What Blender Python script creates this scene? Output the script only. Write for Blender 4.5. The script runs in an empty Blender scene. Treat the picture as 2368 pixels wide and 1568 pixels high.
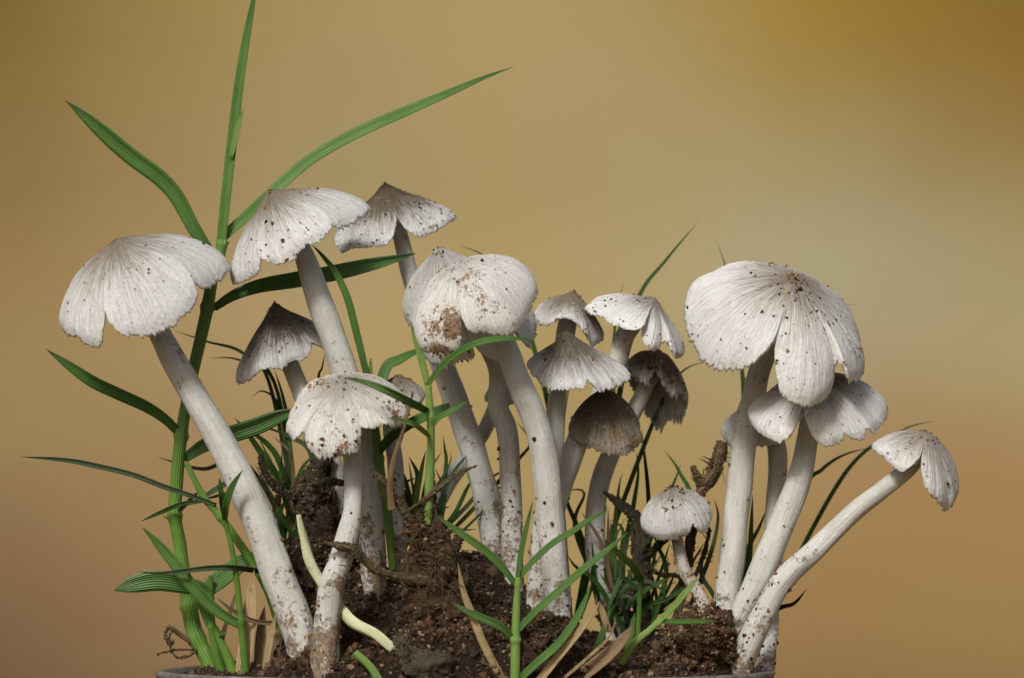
import bpy, math, random
import numpy as np
from mathutils import Vector, noise as mnoise

# ------------------------------------------------------------------ camera, light, exposure
scene = bpy.context.scene
COL = scene.collection
U = 5e-5            # one layout unit is 0.05 mm
D = 6575.0          # camera distance in layout units
ZO = 800.0          # height of the camera's eye line above the table
random.seed(7); np.random.seed(7)

cam = bpy.data.cameras.new('camera'); camo = bpy.data.objects.new('camera', cam); COL.objects.link(camo)
camo.location = (0, -D*U, ZO*U); camo.rotation_euler = (math.radians(90), 0, 0)
cam.lens = 100; cam.sensor_width = 36; cam.shift_y = (1000-784)/2367.0
cam.clip_start = 0.01; cam.clip_end = 20
cam.dof.use_dof = True; cam.dof.focus_distance = (D-60)*U; cam.dof.aperture_fstop = 30
scene.camera = camo

SUN_EL, SUN_AZ = math.radians(43), math.radians(203)      # azimuth clockwise from +Y: in front, a little left
world = bpy.data.worlds.new('World'); scene.world = world; world.use_nodes = True
wn = world.node_tree.nodes; wl = world.node_tree.links
sky = wn.new('ShaderNodeTexSky'); sky.sky_type = 'NISHITA'; sky.sun_disc = False
sky.sun_elevation = SUN_EL; sky.sun_rotation = SUN_AZ
sky.air_density = 1.0; sky.dust_density = 6.0; sky.ozone_density = 0.3
wn['Background'].inputs['Strength'].default_value = 0.06
wl.new(sky.outputs[0], wn['Background'].inputs['Color'])
sl = bpy.data.lights.new('sun', 'SUN'); sl.energy = 2.3; sl.angle = math.radians(12); sl.color = (1.0, .995, .985)
so = bpy.data.objects.new('sun', sl); COL.objects.link(so)
sd = Vector((math.sin(SUN_AZ)*math.cos(SUN_EL), math.cos(SUN_AZ)*math.cos(SUN_EL), math.sin(SUN_EL)))
so.rotation_euler = sd.to_track_quat('Z', 'Y').to_euler(); so.location = sd*1.0
scene.view_settings.view_transform = 'Standard'; scene.view_settings.look = 'None'
scene.view_settings.exposure = 0.42; scene.view_settings.gamma = 1.0
scene.view_settings.use_curve_mapping = False
scene.render.engine = 'CYCLES'

# ------------------------------------------------------------------ helpers
def W(px, py, y):
    k = (D+y)/D
    return np.array(((px-1183.5)*k, y, (1000-py)*k+ZO))
def smooth(a, b, x):
    t = np.clip((x-a)/(b-a), 0, 1); return t*t*(3-2*t)
def nrm(v):
    return v/np.maximum(np.linalg.norm(v, axis=-1, keepdims=True), 1e-9)
def catmull(P, n, closed=False):
    """n points evenly spaced along a Catmull-Rom curve through P (any row width)."""
    P = np.asarray(P, float)
    if closed: Q = np.vstack([P[-1], P, P[0], P[1]])
    else: Q = np.vstack([2*P[0]-P[1], P, 2*P[-1]-P[-2]])
    out = []
    for i in range(1, len(Q)-2):
        t = np.linspace(0, 1, 40, endpoint=False)[:, None]
        a, b, c, d = Q[i-1], Q[i], Q[i+1], Q[i+2]
        out.append(.5*((2*b)+(c-a)*t+(2*a-5*b+4*c-d)*t*t+(3*b-a-3*c+d)*t**3))
    out = np.vstack(out+[Q[-2][None]])
    s = np.concatenate([[0], np.cumsum(np.linalg.norm(np.diff(out[:, :3], axis=0), axis=1))])
    u = np.linspace(0, s[-1], n+1)[:-1] if closed else np.linspace(0, s[-1], n)
    return np.stack([np.interp(u, s, out[:, k]) for k in range(out.shape[1])], 1)
def fbm(p, sc, octv=4):
    return mnoise.fractal(Vector((p[0]*sc, p[1]*sc, p[2]*sc)), 1.0, 2.0, octv)

def obj(name, V, F, mats, parent=None, base=None, attrs=None, midx=None, smoothf=True, kind=None):
    V = np.asarray(V, float)
    b = np.zeros(3) if base is None else base
    me = bpy.data.meshes.new(name)
    me.from_pydata(((V-b)*U).tolist(), [], F if isinstance(F, list) else F.tolist())
    for m in (mats if isinstance(mats, (list, tuple)) else [mats]): me.materials.append(m)
    if midx is not None: me.polygons.foreach_set('material_index', np.asarray(midx, np.int32))
    if smoothf: me.polygons.foreach_set('use_smooth', np.ones(len(me.polygons), bool))
    for k, a in (attrs or {}).items():
        a = np.asarray(a, np.float32)
        if a.ndim == 1:
            at = me.attributes.new(k, 'FLOAT', 'POINT'); at.data.foreach_set('value', a)
        else:
            at = me.attributes.new(k, 'FLOAT_VECTOR', 'POINT'); at.data.foreach_set('vector', a.ravel())
    me.update()
    o = bpy.data.objects.new(name, me); COL.objects.link(o)
    if parent is not None: o.parent = parent
    else: o.location = Vector(b*U)
    if kind: o['kind'] = kind
    return o
def thing(name, label, cat, base, group=None):
    o = bpy.data.objects.new(name, None); COL.objects.link(o)
    o.empty_display_size = .002; o.location = Vector(np.asarray(base)*U)
    o['label'] = label; o['category'] = cat
    if group: o['group'] = group
    return o
def tag(o, label, cat, group=None):
    o['label'] = label; o['category'] = cat
    if group: o['group'] = group
    return o
def gridfaces(nu, nv, closeu):
    """faces of a grid indexed [u*nv+v]"""
    uu = np.arange(nu if closeu else nu-1); vv = np.arange(nv-1)
    a, b = np.meshgrid(uu, vv, indexing='ij'); a = a.ravel(); b = b.ravel(); c = (a+1) % nu
    return np.stack([a*nv+b, c*nv+b, c*nv+b+1, a*nv+b+1], 1)

# ------------------------------------------------------------------ materials
class NT:
    def __init__(s, name):
        s.m = bpy.data.materials.new(name); s.m.use_nodes = True
        s.t = s.m.node_tree; s.n = s.t.nodes; s.p = s.n['Principled BSDF']; s.out = s.n['Material Output']
    def new(s, t, **kw):
        n = s.n.new(t)
        for k, v in kw.items(): setattr(n, k, v)
        return n
    def link(s, a, b): s.t.links.new(a, b)
    def setin(s, sock, v):
        if isinstance(v, bpy.types.NodeSocket): s.link(v, sock)
        else: sock.default_value = v
    def math(s, op, a, b=0.0, c=None, clamp=False):
        n = s.new('ShaderNodeMath', operation=op); n.use_clamp = clamp
        s.setin(n.inputs[0], a); s.setin(n.inputs[1], b)
        if c is not None: s.setin(n.inputs[2], c)
        return n.outputs[0]
    def vmath(s, op, a, b):
        n = s.new('ShaderNodeVectorMath', operation=op); s.setin(n.inputs[0], a)
        if op == 'SCALE': s.setin(n.inputs['Scale'], b)
        else: s.setin(n.inputs[1], b)
        return n.outputs[0]
    def attr(s, name):
        return s.new('ShaderNodeAttribute', attribute_name=name)
    def noise(s, vec, scale, detail=3, rough=.55, off=0, dist=0.):
        n = s.new('ShaderNodeTexNoise'); n.inputs['Scale'].default_value = scale
        n.inputs['Detail'].default_value = detail; n.inputs['Roughness'].default_value = rough; n.inputs['Distortion'].default_value = dist
        if off: vec = s.vmath('ADD', vec, (off, off*.7, off*1.3))
        s.link(vec, n.inputs['Vector']); return n.outputs[0]
    def ramp(s, f, stops, interp='LINEAR'):
        n = s.new('ShaderNodeValToRGB'); cr = n.color_ramp; cr.interpolation = interp
        while len(cr.elements) < len(stops): cr.elements.new(.5)
        for e, (p, c) in zip(cr.elements, stops):
            e.position = p; e.color = (c, c, c, 1) if isinstance(c, (int, float)) else (*c, 1)
        s.setin(n.inputs[0], f); return n.outputs[0]
    def mix(s, f, a, b):
        n = s.new('ShaderNodeMix', data_type='RGBA'); s.setin(n.inputs[0], f)
        s.setin(n.inputs[6], (*a, 1) if isinstance(a, tuple) else a)
        s.setin(n.inputs[7], (*b, 1) if isinstance(b, tuple) else b); return n.outputs[2]
    def mr(s, v, a, b, c=0., d=1.):
        n = s.new('ShaderNodeMapRange', interpolation_type='SMOOTHSTEP'); s.setin(n.inputs[0], v)
        for i, x in enumerate((a, b, c, d)): n.inputs[i+1].default_value = x
        return n.outputs[0]
    def units(s):
        tc = s.new('ShaderNodeTexCoord'); return s.vmath('SCALE', tc.outputs['Object'], 1/U)
    def bump(s, h, dist, strength=1.0, normal=None):
        n = s.new('ShaderNodeBump'); n.inputs['Distance'].default_value = dist*U
        n.inputs['Strength'].default_value = strength; s.setin(n.inputs['Height'], h)
        if normal is not None: s.link(normal, n.inputs['Normal'])
        return n.outputs[0]
    def fin(s, col, rough=.7, normal=None, spec=.3):
        s.setin(s.p.inputs['Base Color'], (*col, 1) if isinstance(col, tuple) else col)
        s.setin(s.p.inputs['Roughness'], rough); s.p.inputs['Specular IOR Level'].default_value = spec
        if normal is not None: s.link(normal, s.p.inputs['Normal'])
        return s.m
    def translucent(s, col, w):
        tr = s.new('ShaderNodeBsdfTranslucent'); s.setin(tr.inputs[0], col)
        mx = s.new('ShaderNodeMixShader'); mx.inputs[0].default_value = w
        s.link(s.p.outputs[0], mx.inputs[1]); s.link(tr.outputs[0], mx.inputs[2]); s.link(mx.outputs[0], s.out.inputs[0])
        return s.m
    def sss(s, w, scale, rad=(1., .85, .65)):
        s.p.inputs['Subsurface Weight'].default_value = w
        s.p.inputs['Subsurface Scale'].default_value = scale*U; s.p.inputs['Subsurface Radius'].default_value = rad

WHITE = (.80, .81, .80)
def cap_material(seed, dark=.5, tint=(.20, .165, .115), extent=.75, white=WHITE):
    t = NT('mushroom_cap'); u = t.units(); c = t.attr('cuv').outputs['Vector']
    sv = t.vmath('MULTIPLY', c, (24., 24., 3.2))
    sv2 = t.vmath('MULTIPLY', c, (60., 60., 6.))
    st = t.noise(sv, 1., 4, .62, seed, .5); st2 = t.noise(sv2, 1., 3, .6, seed+3, .9)
    blotch = t.noise(u, .012, 4, .6, seed+9); fine = t.noise(u, .11, 3, .6, seed)
    sep = t.new('ShaderNodeSeparateXYZ'); t.link(c, sep.inputs[0]); r = sep.outputs[2]
    rad = t.mr(r, 0.0, extent, 1, 0)
    # pigment: fibrils of grey brown, densest round the middle of the cap
    f = t.math('MULTIPLY_ADD', t.mr(st, .36, .64), .55, .45)
    f = t.math('MULTIPLY', f, t.math('MULTIPLY_ADD', rad, dark*1.3, .02+.22*dark))
    f2 = t.math('MULTIPLY', t.mr(st2, .45, .62), t.math('MULTIPLY_ADD', rad, .26+.25*dark, .22))
    f = t.math('ADD', f, f2)
    f = t.math('ADD', f, t.math('MULTIPLY', t.math('POWER', rad, 1.6), dark*.55))
    rim_in = t.mr(r, .80, .99, 1., .35)
    f = t.math('MULTIPLY', f, rim_in)
    f = t.math('ADD', f, t.math('MULTIPLY', t.mr(blotch, .45, .72), .11), clamp=True)
    col = t.mix(f, white, tint)
    col = t.mix(t.math('MULTIPLY', t.mr(fine, .54, .66), .22), col, (.45, .39, .30))
    # stains of earth with their own outlines
    d = t.attr('dirt').outputs['Fac']
    sp = t.math('MULTIPLY_ADD', t.noise(u, .032, 4, .6, seed+20), .55, t.math('MULTIPLY', t.noise(u, .15, 4, .7, seed+24), .45))
    dm = t.mr(t.math('MULTIPLY_ADD', d, .21, sp), .605, .675)
    dcol = t.mix(t.mr(t.noise(u, .12, 3, .6, seed), .35, .65), (.075, .036, .013), (.33, .175, .058))
    col = t.mix(t.math('MULTIPLY', dm, .9), col, dcol)
    h = t.math('ADD', t.math('MULTIPLY', st, 1.0), t.math('MULTIPLY', st2, .5))
    h = t.math('ADD', h, t.math('MULTIPLY', fine, .5))
    t.fin(col, .52, t.bump(h, 6.0, .8), .4); t.sss(.22, 14)
    return t.translucent(col, .10)
def gill_material():
    t = NT('mushroom_gill'); u = t.units(); c = t.attr('cuv').outputs['Vector']
    st = t.noise(t.vmath('MULTIPLY', c, (30., 30., .6)), 1., 2)
    col = t.mix(t.mr(st, .35, .7), (.80, .78, .77), (.62, .58, .54))
    t.fin(col, .8, t.bump(st, 10, .7), .2); t.sss(.25, 14); return t.translucent(col, .35)
def stem_material(seed, white=(.515, .525, .495), shade=(.36, .335, .28), soil=(.30, .17, .07)):
    t = NT('mushroom_stem'); u = t.units(); c = t.attr('cuv').outputs['Vector']
    st = t.noise(t.vmath('MULTIPLY', c, (6., 6., .22)), 1., 3, .6, seed)
    st2 = t.noise(t.vmath('MULTIPLY', c, (17., 17., .5)), 1., 2, .6, seed+5)
    bl = t.noise(u, .010, 4, .6, seed); fine = t.noise(u, .10, 3, .6, seed+2)
    f = t.math('MULTIPLY', t.mr(st, .42, .7), .26)
    f = t.math('ADD', f, t.math('MULTIPLY', t.mr(st2, .45, .7), .30))
    f = t.math('ADD', f, t.math('MULTIPLY', t.mr(bl, .35, .7), .34), clamp=True)
    col = t.mix(f, white, shade)
    col = t.mix(t.math('MULTIPLY', t.mr(fine, .52, .68), .25), col, (.78, .76, .72))
    d = t.attr('dirt').outputs['Fac']
    sp = t.math('MULTIPLY_ADD', t.noise(u, .026, 4, .6, seed+30), .55, t.math('MULTIPLY', t.noise(u, .13, 4, .7, seed+34), .45))
    d = t.math('ADD', d, t.math('MULTIPLY_ADD', t.noise(u, .011, 3, .6, seed+40), 1.5, -.75))
    dm = t.mr(t.math('MULTIPLY_ADD', d, .27, sp), .59, .69)
    dcol = t.mix(t.mr(t.noise(u, .10, 3, .6, seed+7), .35, .65), (.045, .026, .011), (.23, .13, .048))
    col = t.mix(t.math('MULTIPLY', dm, .85), col, dcol)
    h = t.math('ADD', st, t.math('MULTIPLY', st2, .7)); h = t.math('ADD', h, t.math('MULTIPLY', fine, .5))
    t.fin(col, .6, t.bump(h, 3.0, .8), .35); t.sss(.25, 16); return t.m
def blade_material(name, a, b, edge, trans=.3, dust=.0):
    t = NT(name); c = t.attr('cuv').outputs['Vector']; u = t.units()
    sep = t.new('ShaderNodeSeparateXYZ'); t.link(c, sep.inputs[0])
    x = sep.outputs[0]; ln = sep.outputs[1]
    stripe = t.math('MULTIPLY_ADD', t.math('SINE', t.math('MULTIPLY', x, 27.)), .5, .5)
    n1 = t.noise(u, .012, 3); n2 = t.noise(t.vmath('MULTIPLY', c, (3.5, .02, 1.)), 1., 3)
    col = t.mix(t.mr(n1, .3, .7), a, b)
    col = t.mix(t.math('MULTIPLY', stripe, .22), col, edge)
    col = t.mix(t.math('MULTIPLY', t.mr(n2, .5, .75), .45), col, edge)
    mid = t.math('SUBTRACT', 1., t.math('MULTIPLY', t.math('ABSOLUTE', x), 7.), clamp=True)
    col = t.mix(t.math('MULTIPLY', mid, .35), col, edge)
    if dust:
        sp = t.noise(u, .06, 5, .7); col = t.mix(t.math('MULTIPLY', t.mr(sp, .55, .66), dust), col, (.16, .10, .05))
    t.fin(col, .42, t.bump(stripe, 1.6, .8), .45)
    if trans:
        tr = t.new('ShaderNodeBsdfTranslucent'); t.link(t.mix(.4, col, edge), tr.inputs[0])
        mx = t.new('ShaderNodeMixShader'); mx.inputs[0].default_value = trans
        t.link(t.p.outputs[0], mx.inputs[1]); t.link(tr.outputs[0], mx.inputs[2]); t.link(mx.outputs[0], t.out.inputs[0])
    return t.m
def earth_material(name, dark, mid, light, sc=1.0):
    t = NT(name); u = t.units()
    n1 = t.noise(u, .02*sc, 5, .65); n2 = t.noise(u, .11*sc, 4, .7); n3 = t.noise(u, .3*sc, 2, .6)
    col = t.mix(t.mr(n1, .3, .7), dark, mid)
    col = t.mix(t.math('MULTIPLY', t.mr(n2, .55, .72), .8), col, light)
    h = t.math('ADD', t.math('MULTIPLY', n2, 1.0), t.math('MULTIPLY', n3, .4))
    t.fin(col, t.math('MULTIPLY_ADD', n3, -.4, 1.), t.bump(h, 9, 1.), .2); return t.m
def grain_material(name='soil_grain'):
    t = NT(name); u = t.units(); c = t.attr('col').outputs['Vector']
    n = t.noise(u, .15, 3, .7)
    g = t.math('MULTIPLY_ADD', n, 1.6, .2)
    sc = t.vmath('SCALE', c, g)
    t.setin(t.p.inputs['Base Color'], sc)
    t.p.inputs['Roughness'].default_value = .75; t.p.inputs['Specular IOR Level'].default_value = .22
    t.link(t.bump(n, 3, .7), t.p.inputs['Normal']); return t.m
def bark_material(name, a, b, light):
    t = NT(name); c = t.attr('cuv').outputs['Vector']; u = t.units()
    st = t.noise(t.vmath('MULTIPLY', c, (5., 5., .30)), 1., 4, .65); n2 = t.noise(u, .08, 5, .7)
    col = t.mix(t.mr(st, .35, .65), a, b); col = t.mix(t.math('MULTIPLY', t.mr(n2, .55, .7), .5), col, light)
    t.fin(col, .85, t.bump(t.math('ADD', st, n2), 7, 1.), .3); return t.m

GILL = gill_material(); GRAIN = grain_material()
G_FRESH = blade_material('grass_fresh', (.08, .19, .035), (.11, .245, .05), (.23, .37, .11), .28)
G_DARK = blade_material('grass_deep', (.045, .125, .02), (.065, .175, .03), (.14, .28, .065), .22, .2)
G_DULL = blade_material('grass_dusty', (.05, .095, .035), (.075, .13, .05), (.15, .20, .10), .18, .6)
G_LIGHT = blade_material('grass_pale', (.18, .34, .06), (.26, .42, .095), (.44, .56, .22), .30)
G_CULM = blade_material('grass_culm', (.065, .15, .018), (.11, .225, .028), (.20, .33, .07), .0)
G_PALE = blade_material('grass_pale_shoot', (.55, .58, .32), (.62, .60, .40), (.72, .70, .52), .0, .35)
STRAW = blade_material('dry_straw', (.36, .25, .12), (.48, .36, .19), (.60, .47, .27), .12, .6)
STRAW_D = blade_material('dry_straw_brown', (.14, .09, .045), (.24, .16, .08), (.36, .26, .14), .05, .6)
BARK = bark_material('root_bark', (.04, .027, .013), (.17, .12, .06), (.34, .25, .13))
BARK_D = bark_material('root_bark_dark', (.02, .016, .010), (.05, .038, .02), (.10, .08, .04))
SOIL = earth_material('soil_earth', (.014, .008, .005), (.036, .021, .012), (.09, .055, .03))
CLOD = earth_material('soil_clod', (.035, .022, .012), (.085, .052, .026), (.20, .13, .065))
CLODG = earth_material('soil_clod_grey', (.035, .028, .02), (.075, .06, .04), (.14, .11, .07))

# ------------------------------------------------------------------ backdrop, dish
def make_backdrop():
    prof = [(-2600, 0), (1900, 0)]
    R = 1700
    for a in np.linspace(0, math.pi/2, 24)[1:]: prof.append((1900+R*math.sin(a), R-R*math.cos(a)))
    prof += [(3600, 2600), (3600, 4600)]
    prof = np.array(prof); xs = np.linspace(-5600, 5600, 30)
    V = np.array([(x, p[0], p[1]) for x in xs for p in prof])
    F = gridfaces(len(xs), len(prof), False)
    t = NT('mottled_backdrop'); u = t.units()
    # soft patches of blurred background colour, blended by distance and broken up by slow noise
    nz = t.new('ShaderNodeTexNoise'); nz.inputs['Scale'].default_value = .0011; nz.inputs['Detail'].default_value = 2.
    t.link(u, nz.inputs['Vector'])
    wob = t.vmath('SCALE', t.vmath('SUBTRACT', nz.outputs['Color'], (.5, .5, .5)), 420.)
    q0 = t.vmath('MULTIPLY', t.vmath('ADD', u, wob), (1., 0., 1.))
    acc = None; tot = None
    for (px, py, c) in BD_PATCHES:
        p = W(px, py, 3300)
        q = t.vmath('SUBTRACT', q0, (p[0], 0., p[2]))
        ln = t.new('ShaderNodeVectorMath', operation='LENGTH'); t.link(q, ln.inputs[0])
        e = t.math('MULTIPLY', ln.outputs['Value'], 1/520.)
        w = t.math('POWER', 2.718, t.math('MULTIPLY', t.math('MULTIPLY', e, e), -1.))
        w = t.math('ADD', w, .0008)
        v = t.vmath('SCALE', c, w)
        acc = v if acc is None else t.vmath('ADD', acc, v); tot = w if tot is None else t.math('ADD', tot, w)
    col = t.vmath('SCALE', acc, t.math('DIVIDE', 1., tot))
    fine = t.noise(u, .05, 3, .6)
    col = t.vmath('SCALE', col, t.math('MULTIPLY_ADD', fine, .10, .95))
    t.fin(col, .95, None, .05)
    o = obj('backdrop', V, F, t.m, kind='structure')
    return o
BD_PATCHES = [   # where on the backdrop (as seen past the clump) and its colour
    (30, 28, (0.116, 0.084, 0.012)),
    (40, 410, (0.198, 0.124, 0.045)),
    (98, 1000, (0.207, 0.147, 0.067)),
    (98, 1450, (0.074, 0.031, 0.023)),
    (428, 23, (0.302, 0.222, 0.067)),
    (280, 470, (0.288, 0.214, 0.103)),
    (705, 295, (0.284, 0.231, 0.130)),
    (1100, 80, (0.345, 0.269, 0.116)),
    (1502, 295, (0.336, 0.280, 0.164)),
    (1850, 58, (0.284, 0.178, 0.017)),
    (2341, 58, (0.163, 0.112, 0.026)),
    (2005, 595, (0.312, 0.331, 0.234)),
    (2341, 699, (0.285, 0.293, 0.166)),
    (2341, 330, (0.254, 0.130, 0.019)),
    (2150, 900, (0.206, 0.103, 0.036)),
    (2270, 1230, (0.225, 0.110, 0.046)),
    (2200, 1393, (0.192, 0.169, 0.057)),
    (1977, 1508, (0.199, 0.108, 0.048)),
    (1560, 1040, (0.235, 0.175, 0.072)),
    (1250, 480, (0.290, 0.220, 0.089)),
    (300, 1250, (0.223, 0.149, 0.067)),
]
make_backdrop()

def make_dish():
    a, b = 716., 262.; zr = ZO-549
    prof = [(.0, 3), (.86, 3), (.93, 40), (.965, zr-18), (.972, zr-5), (.979, zr), (.998, zr), (1.004, zr-5), (.997, zr-14), (.965, 30), (.89, 0), (0, 0)]
    # inner skin first, then over the lip and down the outside
    n = 160; V = []
    for i in range(n):
        th = 2*math.pi*i/n
        for (r, z) in prof: V.append(((1075-1183.5)+a*r*math.cos(th), b*r*math.sin(th), z))
    F = gridfaces(n, len(prof), True)
    t = NT('smoky_plastic'); u = t.units(); nz = t.noise(u, .05, 4, .6)
    col = t.mix(t.mr(nz, .4, .7), (.09, .085, .075), (.17, .16, .14))
    t.fin(col, .35, t.bump(nz, 2, .4), .5)
    o = obj('dish', V, F, t.m, base=np.array((1075-1183.5, 0, 0.)))
    tag(o, 'shallow oval grey dish holding the earth and the mushrooms', 'dish')
make_dish()

# ------------------------------------------------------------------ soil
BACK = np.array([(360,1552),(560,1545),(620,1530),(655,1440),(690,1330),(740,1300),(800,1300),(900,1330),(960,1330),(1020,1300),(1080,1285),(1130,1300),(1200,1370),(1260,1420),(1330,1450),(1400,1490),(1450,1510),(1520,1490),(1560,1455),(1640,1450),(1690,1470),(1740,1540),(1790,1553)], float)
FRONT = np.array([(360,1554),(600,1553),(650,1522),(720,1505),(800,1508),(870,1490),(930,1465),(1000,1430),(1060,1420),(1130,1440),(1200,1462),(1300,1450),(1340,1490),(1400,1530),(1500,1538),(1560,1515),(1690,1515),(1740,1548),(1790,1554)], float)
def soil_z(x, y):
    px = x+1183.5
    zb = 1000-np.interp(px, BACK[:, 0], BACK[:, 1])+ZO
    zf = 1000-np.interp(px, FRONT[:, 0], FRONT[:, 1])+ZO
    w = smooth(-150, 70, y); z = zf*(1-w)+zb*w
    low = ZO-553
    z = low+(z-low)*(1-smooth(120, 235, y))
    e = np.sqrt(((px-1075)/700)**2+(y/252)**2)
    front = smooth(-250, -190, y)
    z = low+(z-low)*np.where(y < 0, .8+.2*front, 1.)
    return np.where(e > .9, low-4+(z-low)*(1-smooth(.9, .97, e)), z)
def icos():
    import bmesh
    bm = bmesh.new(); bmesh.ops.create_icosphere(bm, subdivisions=1, radius=1)
    v = np.array([p.co[:] for p in bm.verts]); f = np.array([[q.index for q in p.verts] for p in bm.faces]); bm.free(); return v, f
ICV, ICF = icos()
GCOL = np.array([(.03,.018,.010),(.045,.026,.014),(.06,.036,.019),(.08,.048,.025),(.11,.068,.036),(.095,.042,.02),(.20,.14,.08),(.02,.012,.007),(.035,.022,.012),(.05,.03,.015)])
SCOL = np.array([(.07,.04,.02),(.13,.07,.03),(.24,.11,.04),(.30,.17,.07),(.03,.02,.015),(.35,.24,.12),(.22,.09,.045)])
def grains(name, P, size, N=None, parent=None, base=None, pal=GCOL, flat=.75, sink=.25, label=None):
    n = len(P); rs = np.random
    jit = 1+rs.uniform(-.5, .45, (n, len(ICV), 1))
    R = rs.normal(size=(n, 3, 3)); Q = np.linalg.qr(R)[0]
    sc = rs.uniform(.6, 1.15, (n, 1, 3))
    V = np.einsum('nij,nvj->nvi', Q, ICV[None]*jit*sc)*np.asarray(size)[:, None, None]
    V = V+np.asarray(P)[:, None, :]
    if N is not None: V += (np.asarray(N)*np.asarray(size)[:, None]*(.45-sink))[:, None, :]
    F = (ICF[None]+(np.arange(n)*len(ICV))[:, None, None]).reshape(-1, 3)
    c = pal[rs.randint(0, len(pal), n)]*rs.uniform(.5, 1.15, (n, 1))
    return obj(name, V.reshape(-1, 3), F, GRAIN, parent, base, {'col': np.repeat(c, len(ICV), 0)}, smoothf=False, kind='stuff')

def soil_surf(x, y):
    z = soil_z(x, y); out = np.array(z, float)
    for i in range(len(out)):
        e = math.sqrt(((x[i]+108.5)/700)**2+(y[i]/252)**2); k = 1-float(smooth(.8, .97, e))
        p = (x[i], y[i], 0.)
        out[i] += k*(24*fbm(p, .022, 3)+13*fbm(p, .06, 3))-5
    return out
def make_soil():
    nx, ny = 320, 130
    gx = np.linspace(-712, 712, nx); V = []
    for i in range(nx):
        half = 254*math.sqrt(max(0., 1-(gx[i]/716)**2))+.5
        for j in range(ny):
            y = -half+2*half*j/(ny-1); V.append((gx[i]+1075-1183.5, y, 0))
    V = np.array(V); V[:, 2] = soil_surf(V[:, 0], V[:, 1])
    obj('soil', V, gridfaces(nx, ny, False)[:, ::-1], SOIL, kind='structure')
    n = 26000
    th = np.random.uniform(0, 2*math.pi, n); r = np.sqrt(np.random.uniform(0, 1, n))*.95
    x = 680*r*np.cos(th)-108.5; y = 240*r*np.sin(th)
    keep = (y < 130) & ~((x < -108.5-470) & (np.random.rand(n) < .6)); x = x[keep]; y = y[keep]; n = len(x)
    P = np.stack([x, y, soil_surf(x, y)], 1); P[:, 2] += np.random.uniform(-4, 4, n)
    s = np.clip(np.random.lognormal(1.05, .55, n), 1.5, 14)
    m = 11000; x2 = np.random.uniform(-108.5-420, -108.5+600, m); y2 = np.random.uniform(-243, -110, m)
    ok = ((x2+108.5)/700)**2+(y2/252)**2 < .93; x2 = x2[ok]; y2 = y2[ok]
    P = np.vstack([P, np.stack([x2, y2, soil_surf(x2, y2)+np.random.uniform(-3, 6, len(x2))], 1)])
    s = np.concatenate([s, np.clip(np.random.lognormal(1.15, .55, len(x2)), 1.5, 13)])
    g = grains('soil_crumbs', P, s)
    tag(g, 'loose dark brown soil crumbs covering the mound in the dish', 'soil')
make_soil()

def clod_mesh(px, py, y, rx, ry, rz, seed, lean=0.):
    import bmesh
    bm = bmesh.new(); bmesh.ops.create_icosphere(bm, subdivisions=5, radius=1)
    v = np.array([p.co[:] for p in bm.verts]); f = np.array([[q.index for q in p.verts] for p in bm.faces]); bm.free()
    c = W(px, py, y); out = v*np.array((rx, ry, rz))
    for i in range(len(v)):
        p = out[i]+seed*97
        d = .34*fbm(p, .018, 4)+.20*fbm(p, .05, 3)+.12*fbm(p, .12, 2)
        out[i] *= 1+d
    out[:, 0] += lean*out[:, 2]
    return out+c, f, nrm(out)
def clod(label, px, py, y, rx, ry, rz, mat, seed, ng=500, gs=1.0, pal=GCOL):
    V, f, nn = clod_mesh(px, py, y, rx, ry, rz, seed)
    base = W(px, py, y)-np.array((0, 0, rz))
    t = thing('soil_clod', label, 'soil', base)
    obj('clod', V, f, mat, t, base)
    idx = np.random.choice(len(V), ng)
    grains('soil_crumbs', V[idx], np.clip(np.random.lognormal(gs, .45, ng), 1.2, 12), nn[idx], t, base, pal)
LC = np.array([(.07,.043,.02),(.10,.063,.03),(.14,.09,.045),(.13,.06,.028),(.26,.19,.10),(.04,.024,.012),(.085,.05,.024)])
clod('crumbly light brown soil clod under the smallest white mushroom', 1618, 1485, -60, 78, 70, 78, CLOD, 1, 3500, .95, LC)
clod('smooth dark grey brown soil lump below the earthy root crown', 1000, 1540, -190, 105, 55, 78, CLODG, 2, 1200, .7)
clod('dark soil lump packed behind the bent dirty stem', 745, 1300, 60, 72, 60, 105, SOIL, 3, 2000, 1.0)
clod('small brown soil clod at the foot of the seedling', 1275, 1470, -190, 66, 45, 46, CLOD, 4, 2000, 1.0)
clod('dark root ball hanging behind the dirty cap', 722, 1150, 95, 42, 40, 66, CLODG, 5, 1300, .8)

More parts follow.
